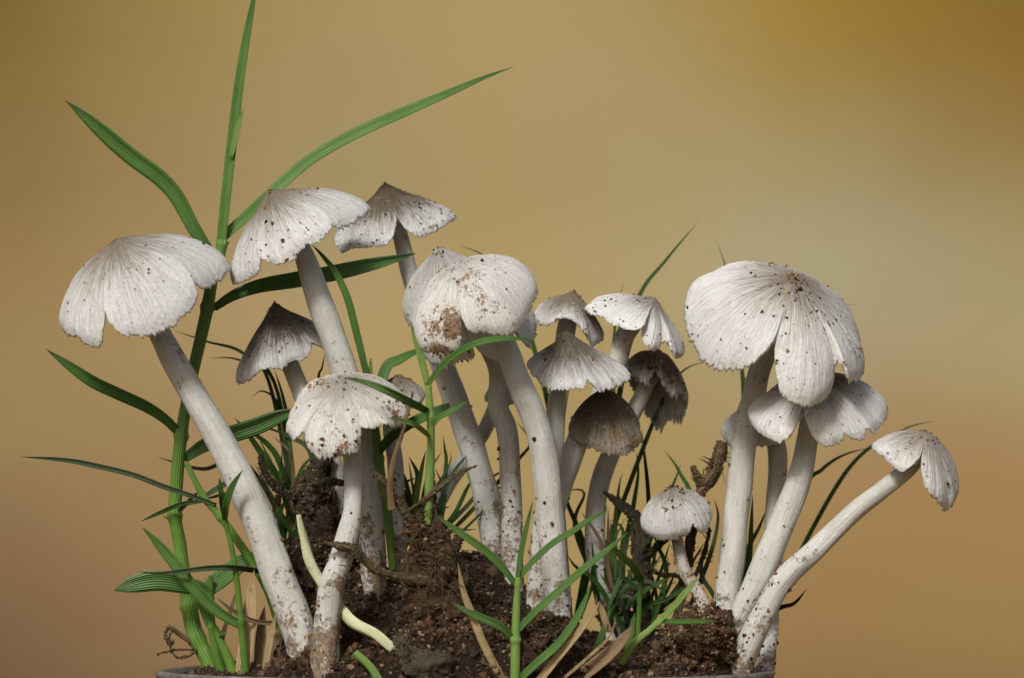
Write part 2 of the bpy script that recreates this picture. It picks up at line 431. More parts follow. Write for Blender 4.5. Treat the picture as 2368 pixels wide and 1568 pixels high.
# ------------------------------------------------------------------ mushrooms
def tube(path, n, sides, wob=0., seed=0, caps=True):
    """path rows: px, py, y, width in the picture"""
    P = np.array([list(W(p[0], p[1], p[2]))+[p[3]*.5*(D+p[2])/D] for p in path])
    C = catmull(P, n); pos, rad = C[:, :3], C[:, 3]
    T = nrm(np.gradient(pos, axis=0)); ref = np.array((0., -1., 0.))
    A = nrm(np.cross(T, ref)); B = np.cross(T, A)
    th = np.linspace(0, 2*math.pi, sides, endpoint=False)
    ln = np.concatenate([[0], np.cumsum(np.linalg.norm(np.diff(pos, axis=0), axis=1))])
    V = np.zeros((n, sides, 3)); cu = np.zeros((n, sides, 3))
    for i in range(n):
        r = np.full(sides, rad[i])
        if wob:
            r = r*(1+wob*np.array([mnoise.noise(Vector((math.cos(a)*1.1+seed, math.sin(a)*1.1, ln[i]*.011))) for a in th])
                   + wob*.35*np.array([mnoise.noise(Vector((math.cos(a)*3.5+seed, math.sin(a)*3.5, ln[i]*.02))) for a in th]))
        V[i] = pos[i]+np.outer(np.cos(th)*r, A[i])+np.outer(np.sin(th)*r, B[i])
        cu[i, :, 0] = np.cos(th); cu[i, :, 1] = np.sin(th); cu[i, :, 2] = ln[i]/40.
    F = [list(q) for q in gridfaces(n, sides, False)]
    for i in range(n-1): F.append([i*sides+sides-1, (i+1)*sides+sides-1, (i+1)*sides, i*sides])
    if caps: F += [list(range(sides)), list(range((n-1)*sides, n*sides))[::-1]]
    return V.reshape(-1, 3), F, cu.reshape(-1, 3), ln, pos, rad

def cap_surface(S):
    N, M = 440, 40
    yc = S['y']
    R0 = np.array([W(p[0], p[1], yc+p[2]) for p in S['rim']])
    rim = catmull(R0, N, True); C = rim.mean(0)
    nn = np.zeros(3)
    for i in range(N): nn += np.cross(rim[i]-C, rim[(i+1) % N]-C)
    nn = nrm(nn); nn = nn if nn[2] > 0 else -nn
    ax, ay = S['apex'][:2]
    y = C[1]
    for _ in range(6):
        a = W(ax, ay, y); y = C[1]+np.clip(nn[1]/max(nn[2], .25), -1.2, 1.2)*(a[2]-C[2])*.85
    y += S.get('ady', 0); apex = W(ax, ay, y); A = nrm(apex-C)
    d = S.get('dome', .8); pm = S.get('phi', 1.35); rs = np.random.RandomState(S['seed'])
    seglen = np.linalg.norm(np.roll(rim, -1, 0)-rim, axis=1); arc = np.concatenate([[0], np.cumsum(seglen)[:-1]]); L = seglen.sum()
    th = 2*math.pi*arc/L
    # pixel position of the rim, for placing the splits
    k = (D+rim[:, 1])/D; rpx = rim[:, 0]/k+1183.5; rpy = 1000-(rim[:, 2]-ZO)/k
    T = np.ones(N)
    for kf, amp in ((9, .02), (23, .018), (57, .016), (140, .045)):
        ph = rs.uniform(0, 100); T += S.get('rag', 1.)*amp*np.array([mnoise.noise(Vector((math.cos(a)*kf/3+ph, math.sin(a)*kf/3, 0))) for a in th])
    off = np.zeros(N)
    for (sx, sy, depth, hw, flap) in S.get('splits', []):
        j0 = np.argmin((rpx-sx)**2+(rpy-sy)**2+(rim[:, 1] > C[1]+60)*900)
        da = arc-arc[j0]; da = (da+L/2) % L-L/2
        T -= depth*1.1*np.clip(1-np.abs(da)/(hw*2.0), 0, 1)**2.1
        off += 1.7*flap*np.sign(da)*np.exp(-np.abs(da)/60.)*(np.abs(da) > 1e-6)
    wv = S.get('wave', 12.); ph = rs.uniform(0, 50)
    wav = wv*np.array([mnoise.noise(Vector((math.cos(a)*1.7+ph, math.sin(a)*1.7, 1)))*1.3+.6*mnoise.noise(Vector((math.cos(a)*4+ph, math.sin(a)*4, 4))) for a in th])
    plic = np.array([mnoise.noise(Vector((math.cos(a)*13+ph, math.sin(a)*13, 9))) for a in th])
    uh = S.get('umbo', 6.)*1.8; uw = .17
    c = rim-(apex-A*uh); ca = (c@A)[:, None]*A; cr = c-ca; crn = nrm(cr)
    V = np.zeros((N, M, 3)); tt = np.zeros((N, M))
    for i in range(M):
        s = (i+.15)/(M-1+.15); t = s*T
        Rr = (1-d)*t+d*np.sin(pm*t)/math.sin(pm); Z = (1-d)*t+d*(1-np.cos(pm*t))/(1-math.cos(pm))
        p = (apex-A*uh)+cr*Rr[:, None]+ca*Z[:, None]+A*(uh*np.exp(-(t/uw)**2))[:, None]
        nd = crn*.75+A*.5
        p = p+nd*((wav*t**1.6+plic*2.0*smooth(.12, .5, t))+off*t**1.9)[:, None]-crn*(S.get('curl', 7.)*smooth(.82, 1.02, t)**2)[:, None]
        V[:, i] = p; tt[:, i] = t
    du = np.roll(V, -1, 0)-np.roll(V, 1, 0); dv = np.gradient(V, axis=1)
    Nn = nrm(np.cross(du, dv))
    if np.sum((V-(C-A*40))*Nn) < 0: Nn = -Nn
    cuv = np.stack([np.repeat(np.cos(th)[:, None], M, 1), np.repeat(np.sin(th)[:, None], M, 1), tt], 2)
    return V, Nn, cuv, A, C, apex, N, M

def blob_attr(P, Nn, spots):
    d = np.zeros(len(P)); k = (D+P[:, 1])/D; px = P[:, 0]/k+1183.5; py = 1000-(P[:, 2]-ZO)/k
    for (sx, sy, r, s) in spots:
        m = (px-sx)**2+(py-sy)**2+(Nn[:, 1] > .1)*1e5
        j = np.argmin(m); dist = np.linalg.norm(P-P[j], axis=1)
        d = np.maximum(d, s*np.clip(1.3*(1-dist/r), 0, 1))
    return d

def mushroom(S):
    base_pt = S['stem'][-1]; base = W(*base_pt[:3])
    t = thing('mushroom', S['label'], 'mushroom', base, 'mushrooms growing in the clump')
    V, Nn, cuv, A, C, apex, N, M = cap_surface(S)
    thick = (3.5+15*np.clip(1-cuv[..., 2], 0, 1)**1.2)[..., None]*S.get('thick', 1.)
    Lo = V-Nn*thick
    top = V.reshape(-1, 3); lo = Lo.reshape(-1, 3)
    F1 = gridfaces(N, M, True); F2 = F1[:, ::-1]+N*M
    j = np.arange(N); e = np.stack([j*M+M-1, ((j+1) % N)*M+M-1, ((j+1) % N)*M+M-1+N*M, j*M+M-1+N*M], 1)
    # close the tiny hole at the apex
    F = [list(q) for q in np.vstack([F1, F2, e])]+[list(j*M), list(j[::-1]*M+N*M)]
    mi = [0]*len(F1)+[1]*len(F2)+[0]*N+[0, 1]
    flatN = Nn.reshape(-1, 3)
    dirt = blob_attr(top, flatN, S.get('dirt', []))+S.get('dirt0', .0)
    cu = cuv.reshape(-1, 3)
    cm = cap_material(S['seed']*3.7, S.get('dark', .5), S.get('tint', (.20, .165, .115)), S.get('extent', .75), S.get('white', WHITE))
    cap = obj('cap', np.vstack([top, lo]), F, [cm, GILL], t, base,
        {'cuv': np.vstack([cu, cu]), 'dirt': np.concatenate([dirt, np.zeros(len(lo))])}, mi)
    # gills: thin radial plates under the cap
    gv, gf, gc = [], [], []
    step = 5; i0 = 7; ii = np.arange(i0, M-1, 2)
    for jj in range(0, N, step):
        hgt = S.get('gill', 12.)*np.sin(np.pi*np.clip((ii-i0)/(M-1.-i0)*.92+.06, 0, 1))**.6
        a = Lo[jj, ii]+Nn[jj, ii]*.5; b = Lo[jj, ii]-Nn[jj, ii]*hgt[:, None]
        o0 = len(gv); gv += list(a)+list(b); n = len(ii); gc += list(cuv[jj, ii])*2
        gf += [[o0+q, o0+q+1, o0+n+q+1, o0+n+q] for q in range(n-1)]
    obj('gills', gv, gf, GILL, cap, base, {'cuv': gc}, kind='stuff')
    # stem
    top_in = C*.45+apex*.55-A*4
    k = (D+top_in[1])/D; s0 = S['stem'][0]
    st = [(top_in[0]/k+1183.5, 1000-(top_in[2]-ZO)/k, top_in[1], s0[3]*.9)]+S['stem']
    Vs, Fs, cs, ln, pos, rad = tube(st, 70, 30, .10, S['seed'])
    z0 = soil_z(pos[:, 0], pos[:, 1]); above = pos[:, 2]-z0
    db = np.interp(above, [-20, 40, 150, 340], [.80, .52, .30, .0])*S.get('sdirt', 1.)
    ds = np.repeat(db, 30)
    sm = stem_material(S['seed']*5.1, S.get('swhite', (.515, .525, .495)), S.get('sshade', (.36, .335, .28)))
    obj('stem', Vs, Fs, sm, t, base, {'cuv': cs, 'dirt': ds})
    # crumbs of earth stuck to the cap
    ns = int(S.get('specks', 60)*1.5); rs = np.random.RandomState(S['seed']+50); np.random.seed(S['seed'])
    ji = rs.randint(0, N, ns); bias = S.get('sbias', .8); ti = np.clip((rs.uniform(0, 1, ns)**bias*(M-1)).astype(int), 1, M-1)
    P = list(V[ji, ti]); Q = list(Nn[ji, ti]); sz = list(np.clip(rs.lognormal(.42, .5, ns), .8, 5.5))
    flatV = top; k = (D+flatV[:, 1])/D; px = flatV[:, 0]/k+1183.5; py = 1000-(flatV[:, 2]-ZO)/k
    for (sx, sy, r, n, big) in S.get('clusters', []):
        m = (px-sx)**2+(py-sy)**2+(flatN[:, 1] > .25)*1e5; j = np.argmin(m)
        cand = np.where(np.linalg.norm(flatV-flatV[j], axis=1) < r)[0]
        pick = rs.choice(cand, n); P += list(flatV[pick]+rs.normal(0, 1.5, (n, 3))); Q += list(flatN[pick]); sz += list(np.clip(rs.lognormal(big, .45, n), .9, 8))
    # crumbs on the lower stem
    nst = S.get('stspecks', 60); ci = rs.randint(25, 70, nst*6); keep = above[ci] > -5
    pr = np.exp(-np.clip(above[ci], 0, None)/120.); ci = ci[keep & (rs.uniform(0, 1, len(ci)) < pr+.04)][:nst*2]
    si = rs.randint(0, 30, len(ci)); Vg = Vs.reshape(70, 30, 3)
    P += list(Vg[ci, si]); Q += list(nrm(Vg[ci, si]-pos[ci])); sz += list(np.clip(rs.lognormal(.75, .55, len(ci)), 1, 7))
    grains('soil_specks', np.array(P), np.array(sz), np.array(Q), t, base, SCOL, sink=.3)
    return t

MUSH = [
 dict(seed=1, label='large pale mushroom on a long leaning stem beside the tall grass', y=-90, apex=(266,555), dome=.85, umbo=6, dark=.52, extent=.8, white=(.72,.73,.72),
  rim=[(134,751,0),(143,775,-50),(175,790,-90),(218,808,-120),(258,800,-140),(302,784,-150),(345,781,-150),(385,766,-145),(425,740,-130),(455,702,-110),(472,668,-80),(500,655,-40),(522,640,0),(535,620,30),(528,602,80),(490,600,130),(420,610,170),(330,630,180),(240,660,150),(170,700,90)],
  splits=[(258,800,.36,26,11),(468,672,.30,22,-19),(176,790,.08,14,6)], clusters=[(285,565,60,30,.4),(330,640,40,16,.4)], specks=90,
  stem=[(366,765,-85,52),(428,880,-85,60),(520,1040,-90,68),(588,1180,-100,74),(642,1330,-110,76),(692,1460,-120,80),(706,1535,-122,78),(712,1580,-122,76)]),
 dict(seed=2, label='high white mushroom with a split lobe overlapping the brownish cap', y=0, apex=(622,443), dome=.7, umbo=7, dark=.6, extent=.85, white=(.72,.73,.72),
  rim=[(535,655,0),(547,660,-30),(577,648,-60),(602,632,-90),(627,615,-110),(651,617,-120),(683,594,-125),(707,573,-125),(745,560,-115),(770,541,-95),(788,520,-60),(825,507,-20),(857,488,20),(866,473,50),(840,470,90),(770,490,140),(690,530,150),(620,570,120),(560,610,70)],
  splits=[(606,628,.26,20,12),(780,528,.32,17,-18)], clusters=[(628,450,30,20,.5),(700,560,60,24,.4),(640,545,60,8,1.0)], specks=80,
  stem=[(698,578,8,44),(733,680,10,58),(772,788,12,62),(802,880,18,62),(842,1040,22,60),(860,1250,22,62),(870,1480,20,64)]),
 dict(seed=3, label='brown-topped mushroom behind the high white cap, dusted with sand grains', y=260, apex=(890,424), dome=.35, umbo=8, dark=.95, extent=.95, tint=(.115,.088,.052),
  rim=[(769,560,-10),(782,582,-50),(807,578,-75),(840,574,-95),(875,571,-105),(905,567,-110),(930,553,-105),(963,543,-95),(993,540,-80),(1022,525,-50),(1046,513,-10),(1059,497,30),(1030,490,80),(960,500,120),(880,520,130),(810,540,80),(775,550,30)],
  splits=[(934,553,.42,26,-14)], clusters=[(890,440,55,60,.5),(980,470,60,30,.6),(850,560,60,40,.5),(990,530,50,30,.5)], dirt=[(840,560,70,.35),(1000,535,50,.35)], specks=120,
  stem=[(925,545,262,36),(957,664,258,42),(1026,853,240,54),(1073,982,215,58),(1104,1075,190,60),(1130,1170,160,62),(1148,1320,125,62),(1154,1420,110,62)]),
 dict(seed=4, label='small grey conical mushroom behind the bare curved stem', y=130, apex=(633,698), dome=.25, umbo=6, dark=1.0, extent=1.05, tint=(.085,.07,.05),
  rim=[(541,872,-10),(548,889,-30),(565,884,-50),(590,868,-75),(620,857,-90),(650,855,-95),(683,832,-95),(709,831,-85),(735,813,-65),(758,800,-30),(765,785,20),(740,770,60),(680,775,90),(610,800,85),(560,840,40)],
  splits=[(735,815,.15,14,4)], clusters=[(640,706,40,40,.4),(650,780,40,14,.5)], specks=60,
  stem=[(672,845,125,42),(700,916,125,44),(740,1010,122,44),(775,1090,120,44),(795,1200,112,44),(800,1340,100,44)]),
 dict(seed=5, label='big blotched mushroom with a rusty brown dirt patch, raised on a thick stem', y=-125, apex=(1066,608), dome=1., umbo=2, dark=.10, phi=1.45,
  rim=[(962,765,-60),(970,802,-90),(986,822,-110),(1012,822,-130),(1040,822,-140),(1064,808,-150),(1088,782,-165),(1114,772,-165),(1145,781,-160),(1180,777,-145),(1207,760,-130),(1226,730,-100),(1241,690,-60),(1246,652,-10),(1225,640,50),(1160,650,100),(1080,680,105),(1005,710,60),(970,735,0)],
  splits=[(1078,795,.40,18,7)], dirt=[(1030,760,80,1.0),(1020,815,60,.9),(1065,640,60,.55),(1100,680,80,.45),(1150,640,60,.3),(1180,765,40,.4)], clusters=[(1022,620,18,14,.8),(1015,800,45,30,.7),(1050,640,60,16,.5)], specks=70, white=(.78,.765,.73),
  stem=[(1160,785,-120,54),(1198,880,-122,58),(1235,965,-120,60),(1256,1040,-115,62),(1265,1120,-110,64),(1272,1200,-108,65),(1281,1300,-108,64),(1291,1430,-110,62),(1296,1490,-112,62)]),
 dict(seed=6, label='white mushroom mostly hidden behind the big blotched cap', y=90, apex=(1012,572), dome=.55, umbo=6, dark=.2,
  rim=[(930,720,0),(938,760,-30),(965,810,-60),(995,848,-80),(1023,856,-90),(1050,845,-95),(1080,838,-95),(1140,833,-95),(1200,808,-85),(1225,805,-65),(1245,757,-20),(1235,720,35),(1150,700,85),(1050,690,95),(960,700,50)],
  splits=[(1110,835,.12,14,5),(1210,808,.12,12,4)], clusters=[(1012,578,22,14,.8),(1020,835,30,20,.5),(1085,830,30,18,.6)], specks=50,
  stem=[(1145,836,95,46),(1152,940,98,48),(1172,1000,95,48),(1181,1130,85,48),(1184,1281,70,50),(1187,1400,60,52)]),
 dict(seed=7, label='low dirty cream mushroom on a bent brown-stained stem', y=-170, apex=(797,878), dome=.75, umbo=3, dark=.30, white=(.75,.735,.69), rag=1.6, wave=11,
  rim=[(657,985,0),(668,1010,-40),(698,1038,-75),(730,1057,-100),(765,1064,-110),(800,1054,-115),(830,1046,-110),(844,1012,-100),(870,997,-90),(905,992,-75),(930,990,-45),(948,955,0),(950,922,60),(910,893,110),(850,880,140),(780,880,140),(720,895,105),(675,937,55)],
  splits=[(845,1012,.16,20,8),(692,1034,.16,14,-6),(885,996,.08,14,4)], dirt=[(915,965,50,.8),(800,1055,60,.7),(735,890,40,.7),(860,872,40,.7),(940,975,30,.8),(790,985,60,.25)],
  clusters=[(728,888,22,30,.7),(866,872,30,30,.8),(925,955,36,60,.7),(820,1045,50,40,.6),(740,1035,20,10,1.1)], specks=110, sdirt=1.15,
  stem=[(815,1055,-170,44),(817,1165,-175,44),(807,1225,-180,50),(789,1292,-185,55),(766,1356,-184,57),(757,1430,-182,61),(751,1520,-178,68),(750,1570,-176,72),(750,1600,-176,72)]),
 dict(seed=8, label='grey speckled mushroom half hidden behind the dirty cream cap', y=70, apex=(922,866), dome=.7, umbo=3, dark=.7, extent=1.1,
  rim=[(850,932,0),(880,952,-45),(930,953,-55),(972,938,-35),(988,920,0),(962,906,40),(900,906,50)], specks=60,
  stem=[(902,985,62,34),(914,1075,55,38),(918,1206,45,40),(923,1281,38,42),(931,1356,28,42),(932,1470,15,42)]),
 dict(seed=9, label='grey-brown cone-shaped mushroom with a white fringed rim', y=-20, apex=(1308,764), dome=.22, umbo=7, dark=.85, extent=1.0, tint=(.12,.097,.066), rag=1.5,
  rim=[(1214,845,0),(1230,870,-40),(1250,893,-70),(1275,903,-90),(1310,903,-100),(1350,900,-100),(1395,902,-85),(1430,894,-60),(1455,880,-20),(1456,862,20),(1420,850,70),(1350,845,100),(1280,845,90),(1230,840,50)],
  splits=[(1365,900,.16,10,4)], clusters=[(1285,770,14,10,.8)], specks=40,
  stem=[(1292,905,-18,34),(1285,1010,-8,40),(1267,1130,10,42),(1248,1250,20,44),(1238,1420,20,46)]),
 dict(seed=10, label='drooping dark grey mushroom with brown blotches under the cone-shaped one', y=70, apex=(1396,896), dome=.7, umbo=4, dark=.95, extent=1.25, tint=(.09,.072,.05), white=(.52,.47,.40),
  rim=[(1313,1000,0),(1330,1024,-30),(1357,1036,-60),(1387,1048,-80),(1420,1054,-85),(1450,1053,-75),(1477,1033,-40),(1487,1005,0),(1470,985,40),(1420,980,65),(1360,980,55),(1325,985,30)],
  dirt=[(1420,1000,60,.6),(1455,1030,50,.75),(1400,1040,40,.5)], specks=110,
  stem=[(1345,1010,78,46),(1318,1070,80,50),(1294,1126,82,54),(1274,1220,82,54),(1266,1450,80,54)]),
 dict(seed=11, label='white mushroom with a tilted cap and a folded lobe on its right', y=150, apex=(1514,689), dome=.6, umbo=5, dark=.48,
  rim=[(1346,712,0),(1361,728,-40),(1398,741,-80),(1431,756,-105),(1471,780,-120),(1507,803,-120),(1530,816,-105),(1557,828,-70),(1573,828,-30),(1578,800,10),(1565,775,60),(1520,740,110),(1450,710,115),(1390,697,75),(1355,700,40)],
  splits=[(1474,782,.28,22,-14),(1541,822,.25,14,14)], clusters=[(1518,700,30,20,.5),(1380,700,40,18,.6)], specks=70, swhite=(.50,.475,.43),
  stem=[(1448,770,152,44),(1424,843,160,46),(1380,930,172,46),(1338,1010,180,48),(1290,1130,178,52),(1264,1240,168,52),(1256,1450,150,52)]),
 dict(seed=12, label='brown-crusted mushroom with its torn gills open to view', y=260, apex=(1520,811), dome=.85, umbo=2, dark=1.0, extent=1.4, tint=(.13,.085,.042), dirt0=.34, rag=2.0, gill=14,
  rim=[(1444,848,-30),(1465,866,-60),(1490,878,-75),(1512,874,-80),(1530,893,-80),(1557,921,-75),(1578,910,-50),(1590,930,-10),(1597,950,20),(1583,973,45),(1557,982,60),(1527,1006,75),(1500,972,80),(1470,920,75),(1445,880,50),(1438,860,10)],
  splits=[(1516,878,.22,16,6),(1545,990,.15,14,4)], clusters=[(1500,830,50,50,.4),(1560,890,40,50,.5)], specks=90,
  stem=[(1497,885,258,34),(1480,922,256,38),(1457,965,250,40),(1408,1057,235,44),(1384,1132,222,46),(1375,1206,205,46),(1378,1281,180,48),(1391,1356,155,48),(1415,1460,120,46),(1425,1550,105,46)]),
 dict(seed=13, label='grey-capped mushroom squeezed between the blotched and the tilted caps', y=205, apex=(1327,672), dome=.5, umbo=5, dark=.85, extent=1.1,
  rim=[(1228,735,-10),(1240,749,-40),(1265,752,-70),(1290,740,-85),(1320,742,-90),(1350,770,-85),(1371,799,-60),(1388,796,-30),(1395,773,10),(1380,745,60),(1330,720,85),(1270,710,75),(1235,715,40)],
  splits=[(1278,746,.1,14,5)], specks=60, swhite=(.62,.60,.56),
  stem=[(1308,765,208,44),(1300,850,215,44),(1280,1000,225,46),(1262,1200,215,46),(1250,1460,180,46)]),
 dict(seed=14, label='largest white mushroom, three broad lobes and dirt on its crown', y=0, apex=(1838,645), dome=.95, umbo=6, dark=.52, extent=.72, phi=1.3, thick=1.1,
  rim=[(1577,745,0),(1592,797,-40),(1620,834,-70),(1660,858,-100),(1705,864,-130),(1742,876,-160),(1775,897,-185),(1805,924,-200),(1864,945,-215),(1906,936,-205),(1938,908,-180),(1962,887,-150),(1990,880,-100),(2001,850,-50),(1990,790,20),(1940,722,80),(1860,675,120),(1760,650,140),(1680,638,125),(1618,648,90),(1590,690,50)],
  splits=[(1757,888,.36,42,-14),(1948,900,.26,14,16),(1600,676,.14,18,12)], clusters=[(1842,655,42,90,.7),(1800,612,30,24,.5),(1900,720,60,30,.5),(1830,700,60,20,.5),(1975,800,40,30,.5),(1800,835,10,2,1.8)], dirt=[(1842,655,45,.55),(1880,700,50,.3)], specks=130,
  stem=[(1762,840,70,50),(1742,920,118,54),(1724,985,138,58),(1708,1132,130,60),(1693,1281,110,60),(1678,1393,95,58),(1668,1490,85,56)]),
 dict(seed=15, label='white two-lobed mushroom tucked under the largest cap', y=5, apex=(1872,868), dome=.8, umbo=3, dark=.45, extent=.9,
  rim=[(1725,960,0),(1735,986,-40),(1761,1010,-80),(1801,1030,-110),(1850,1030,-130),(1911,1036,-135),(1960,1024,-120),(2000,1019,-100),(2034,994,-60),(2057,965,-10),(2054,938,30),(2010,915,75),(1930,902,100),(1840,902,95),(1770,917,50),(1734,940,15)],
  splits=[(1853,1032,.46,30,-13),(1962,1024,.08,12,4),(2010,1012,.08,12,4)], specks=60,
  stem=[(1867,1012,8,50),(1847,1110,0,56),(1800,1228,-8,60),(1751,1345,-6,62),(1704,1443,-2,56),(1684,1560,4,54)]),
 dict(seed=16, label='white mushroom leaning far out over the dish edge on a bowed stem', y=-60, apex=(2142,998), dome=.7, umbo=3, dark=.5, extent=1.1, tint=(.24,.20,.145),
  rim=[(2006,1032,0),(2040,1060,-50),(2060,1082,-75),(2083,1093,-90),(2112,1090,-100),(2130,1112,-105),(2150,1146,-95),(2169,1164,-80),(2196,1182,-50),(2212,1161,-10),(2216,1126,30),(2190,1090,70),(2130,1050,95),(2070,1020,85),(2025,1015,50)],
  splits=[(2118,1096,.42,20,-6)], clusters=[(2150,1000,30,10,.4)], specks=60,
  stem=[(2090,1092,-62,40),(1973,1185,-72,44),(1894,1263,-80,48),(1808,1345,-86,52),(1753,1443,-76,56),(1710,1540,-64,62),(1698,1590,-60,62),(1692,1615,-60,60)]),
 dict(seed=17, label='pale mushroom almost hidden behind the thick upright stem', y=250, apex=(1745,932), dome=.7, umbo=3, dark=.4,
  rim=[(1664,1012,0),(1688,1034,-45),(1740,1034,-60),(1800,1028,-50),(1832,1002,0),(1790,985,45),(1710,985,45),(1672,997,20)], specks=30,
  stem=[(1796,1035,245,44),(1791,1200,225,46),(1784,1350,135,42),(1777,1480,65,40),(1768,1562,22,40),(1764,1590,15,40)]),
 dict(seed=18, label='smallest mushroom, a round white button cap above the light clod', y=55, apex=(1553,1127), dome=1., umbo=4, dark=.5, extent=.8, phi=1.5,
  rim=[(1481,1220,0),(1491,1238,-30),(1514,1247,-55),(1540,1250,-70),(1570,1244,-70),(1605,1237,-60),(1638,1231,-30),(1646,1203,10),(1630,1190,45),(1560,1185,70),(1500,1195,45)],
  splits=[(1608,1238,.16,10,5)], clusters=[(1560,1140,34,40,.5),(1550,1170,20,20,.6),(1580,1238,20,16,.6)], specks=40, swhite=(.42,.39,.34),
  stem=[(1565,1245,55,26),(1582,1318,50,30),(1608,1362,40,30),(1632,1415,20,30),(1640,1470,10,30)]),
 dict(seed=19, label='little pale mushroom deep in the clump on a stem leaning right', y=290, apex=(1165,862), dome=.7, umbo=3, dark=.5,
  rim=[(1118,925,0),(1145,940,-35),(1180,940,-35),(1203,922,0),(1185,905,35),(1140,905,35)], specks=20,
  stem=[(1125,985,292,34),(1085,1050,290,36),(1040,1110,270,40),(1000,1178,240,44),(972,1260,190,46),(960,1380,150,46)]),
]
for S in MUSH: mushroom(S)

# ------------------------------------------------------------------ grass
def blade(path, w, mat, parent, base, twist=.5, fold=.22, tip=.0, root=.6, peak=.4, name='blade', curl=0., n=None):
    """ribbon leaf through path rows (px, py, y), widest w, thin closed section with a keel"""
    P = np.array([W(*p[:3]) for p in path]); L0 = np.sum(np.linalg.norm(np.diff(P, axis=0), axis=1))
    n = n or int(np.clip(L0/9, 14, 70)); C = catmull(P, n); T = nrm(np.gradient(C, axis=0))
    s = np.linspace(0, 1, n); X = nrm(np.cross(T, np.array((0., -1., 0.)))); Y = np.cross(X, T)
    prof = np.where(s < peak, root+(1-root)*np.sin(np.pi/2*s/peak), np.cos(np.pi/2*(np.clip((s-peak)/(1-peak), 0, 1))**1.7)*(1-tip)+tip)
    ang = twist+curl*s
    ww = w*1.18*.5*prof/np.maximum(np.cos(np.clip(ang, -1.0, 1.0)), .55)
    ca, sa = np.cos(ang)[:, None], np.sin(ang)[:, None]; X2 = X*ca+Y*sa; Y2 = -X*sa+Y*ca
    us = np.array((-1, -.5, 0, .5, 1.)); m = len(us)
    ht = (np.abs(us)-.5)*2*fold
    th = np.array((.25, 1., 1.3, 1., .25))*max(1.2, w*.06)
    V = np.zeros((n, 2*m, 3)); cu = np.zeros((n, 2*m, 3)); ln = s*L0
    for q in range(m):
        a = C+X2*(us[q]*ww)[:, None]+Y2*(ht[q]*ww)[:, None]; hh = (th[q]*np.clip(prof, .15, 1))[:, None]
        V[:, q] = a+Y2*hh*.5; V[:, 2*m-1-q] = a-Y2*hh*.5
        for z in (q, 2*m-1-q): cu[:, z, 0] = us[q]; cu[:, z, 1] = ln; cu[:, z, 2] = random.random()*0
    k = 2*m; F = [list(q) for q in gridfaces(n, k, False)]
    for i in range(n-1): F.append([i*k+k-1, (i+1)*k+k-1, (i+1)*k, i*k])
    F += [list(range(k)), list(range((n-1)*k, n*k))[::-1]]
    return obj(name, V.reshape(-1, 3), F, mat, parent, base, {'cuv': cu.reshape(-1, 3)})
def culm(path, mat, parent, base, nodes=(), name='culm', n=80):
    P = [list(p[:3])+[p[3]*1.1] for p in path]
    V, F, cu, ln, pos, rad = tube(P, n, 14, .04, len(path))
    cu2 = cu.copy(); cu2[:, 0] = np.arctan2(cu[:, 1], cu[:, 0])/math.pi*2.2; cu2[:, 1] = cu[:, 2]*40; cu2[:, 2] = 0
    Vg = V.reshape(n, 14, 3); k = (D+pos[:, 1])/D; py = 1000-(pos[:, 2]-ZO)/k
    for ny_ in nodes:
        b = np.exp(-((py-ny_)/7.)**2)*.30
        Vg += (Vg-pos[:, None, :])*b[:, None, None]
    return obj(name, Vg.reshape(-1, 3), F, mat, parent, base, {'cuv': cu2})
def plant(label, base, cat='grass', name='grass_plant', group=None):
    b = W(*base); return thing(name, label, cat, b, group), b

# the tall grass at the left
p, b = plant('tallest green grass stalk with long arching blades behind the left mushroom', (497, 1562, 10))
culm([(500,1575,10,34),(478,1520,20,34),(452,1470,30,36),(437,1400,36,34),(424,1320,40,28),(414,1250,42,28),(404,1190,42,27),(408,1120,42,28),(415,1040,42,27),(428,950,42,25),(444,870,44,25),(462,790,46,26),(478,720,48,27),(490,650,50,25),(505,600,52,24),(515,556,54,23)], G_CULM, p, b, (1475, 1400, 1195, 1010, 708, 556))
blade([(512,575,54),(521,480,56),(531,390,58),(540,310,60),(556,180,60),(572,80,60),(592,-30,60),(600,-90,60)], 21, G_FRESH, p, b, .3, .35, root=.95, peak=.3)
blade([(534,365,52),(548,310,50),(562,251,48)], 12, G_LIGHT, p, b, .4, .3, root=.8)
blade([(514,552,60),(560,510,75),(610,465,110),(700,384,130),(770,338,135),(850,297,130),(940,258,120),(1040,215,110),(1120,180,100),(1192,153,90)], 24, G_FRESH, p, b, .35, .3, root=.8, peak=.3)
blade([(478,575,50),(445,520,35),(410,455,20),(370,410,10),(310,365,0),(262,325,-10),(205,275,-20),(150,231,-25)], 33, G_FRESH, p, b, .25, .25, root=.75, peak=.52, curl=.25)
blade([(494,712,48),(540,682,60),(600,660,70),(680,646,75),(760,632,78),(850,612,80),(920,596,82),(965,585,84)], 31, G_DARK, p, b, -.35, .3, root=.45, peak=.45)
blade([(416,1002,38),(385,970,20),(340,940,5),(270,908,-10),(215,882,-25),(160,845,-35),(106,807,-40)], 24, G_DARK, p, b, .4, .3, root=.7, peak=.5, curl=-.3)
blade([(425,1060,44),(470,1030,40),(520,1008,30),(590,985,20),(650,960,10),(700,945,5)], 34, G_DARK, p, b, -.3, .3, root=.5, peak=.5)
culm([(455,1492,20,12),(420,1470,8,11),(400,1455,-5,10),(388,1448,-12,9)], STRAW_D, p, b, name='dry_root')
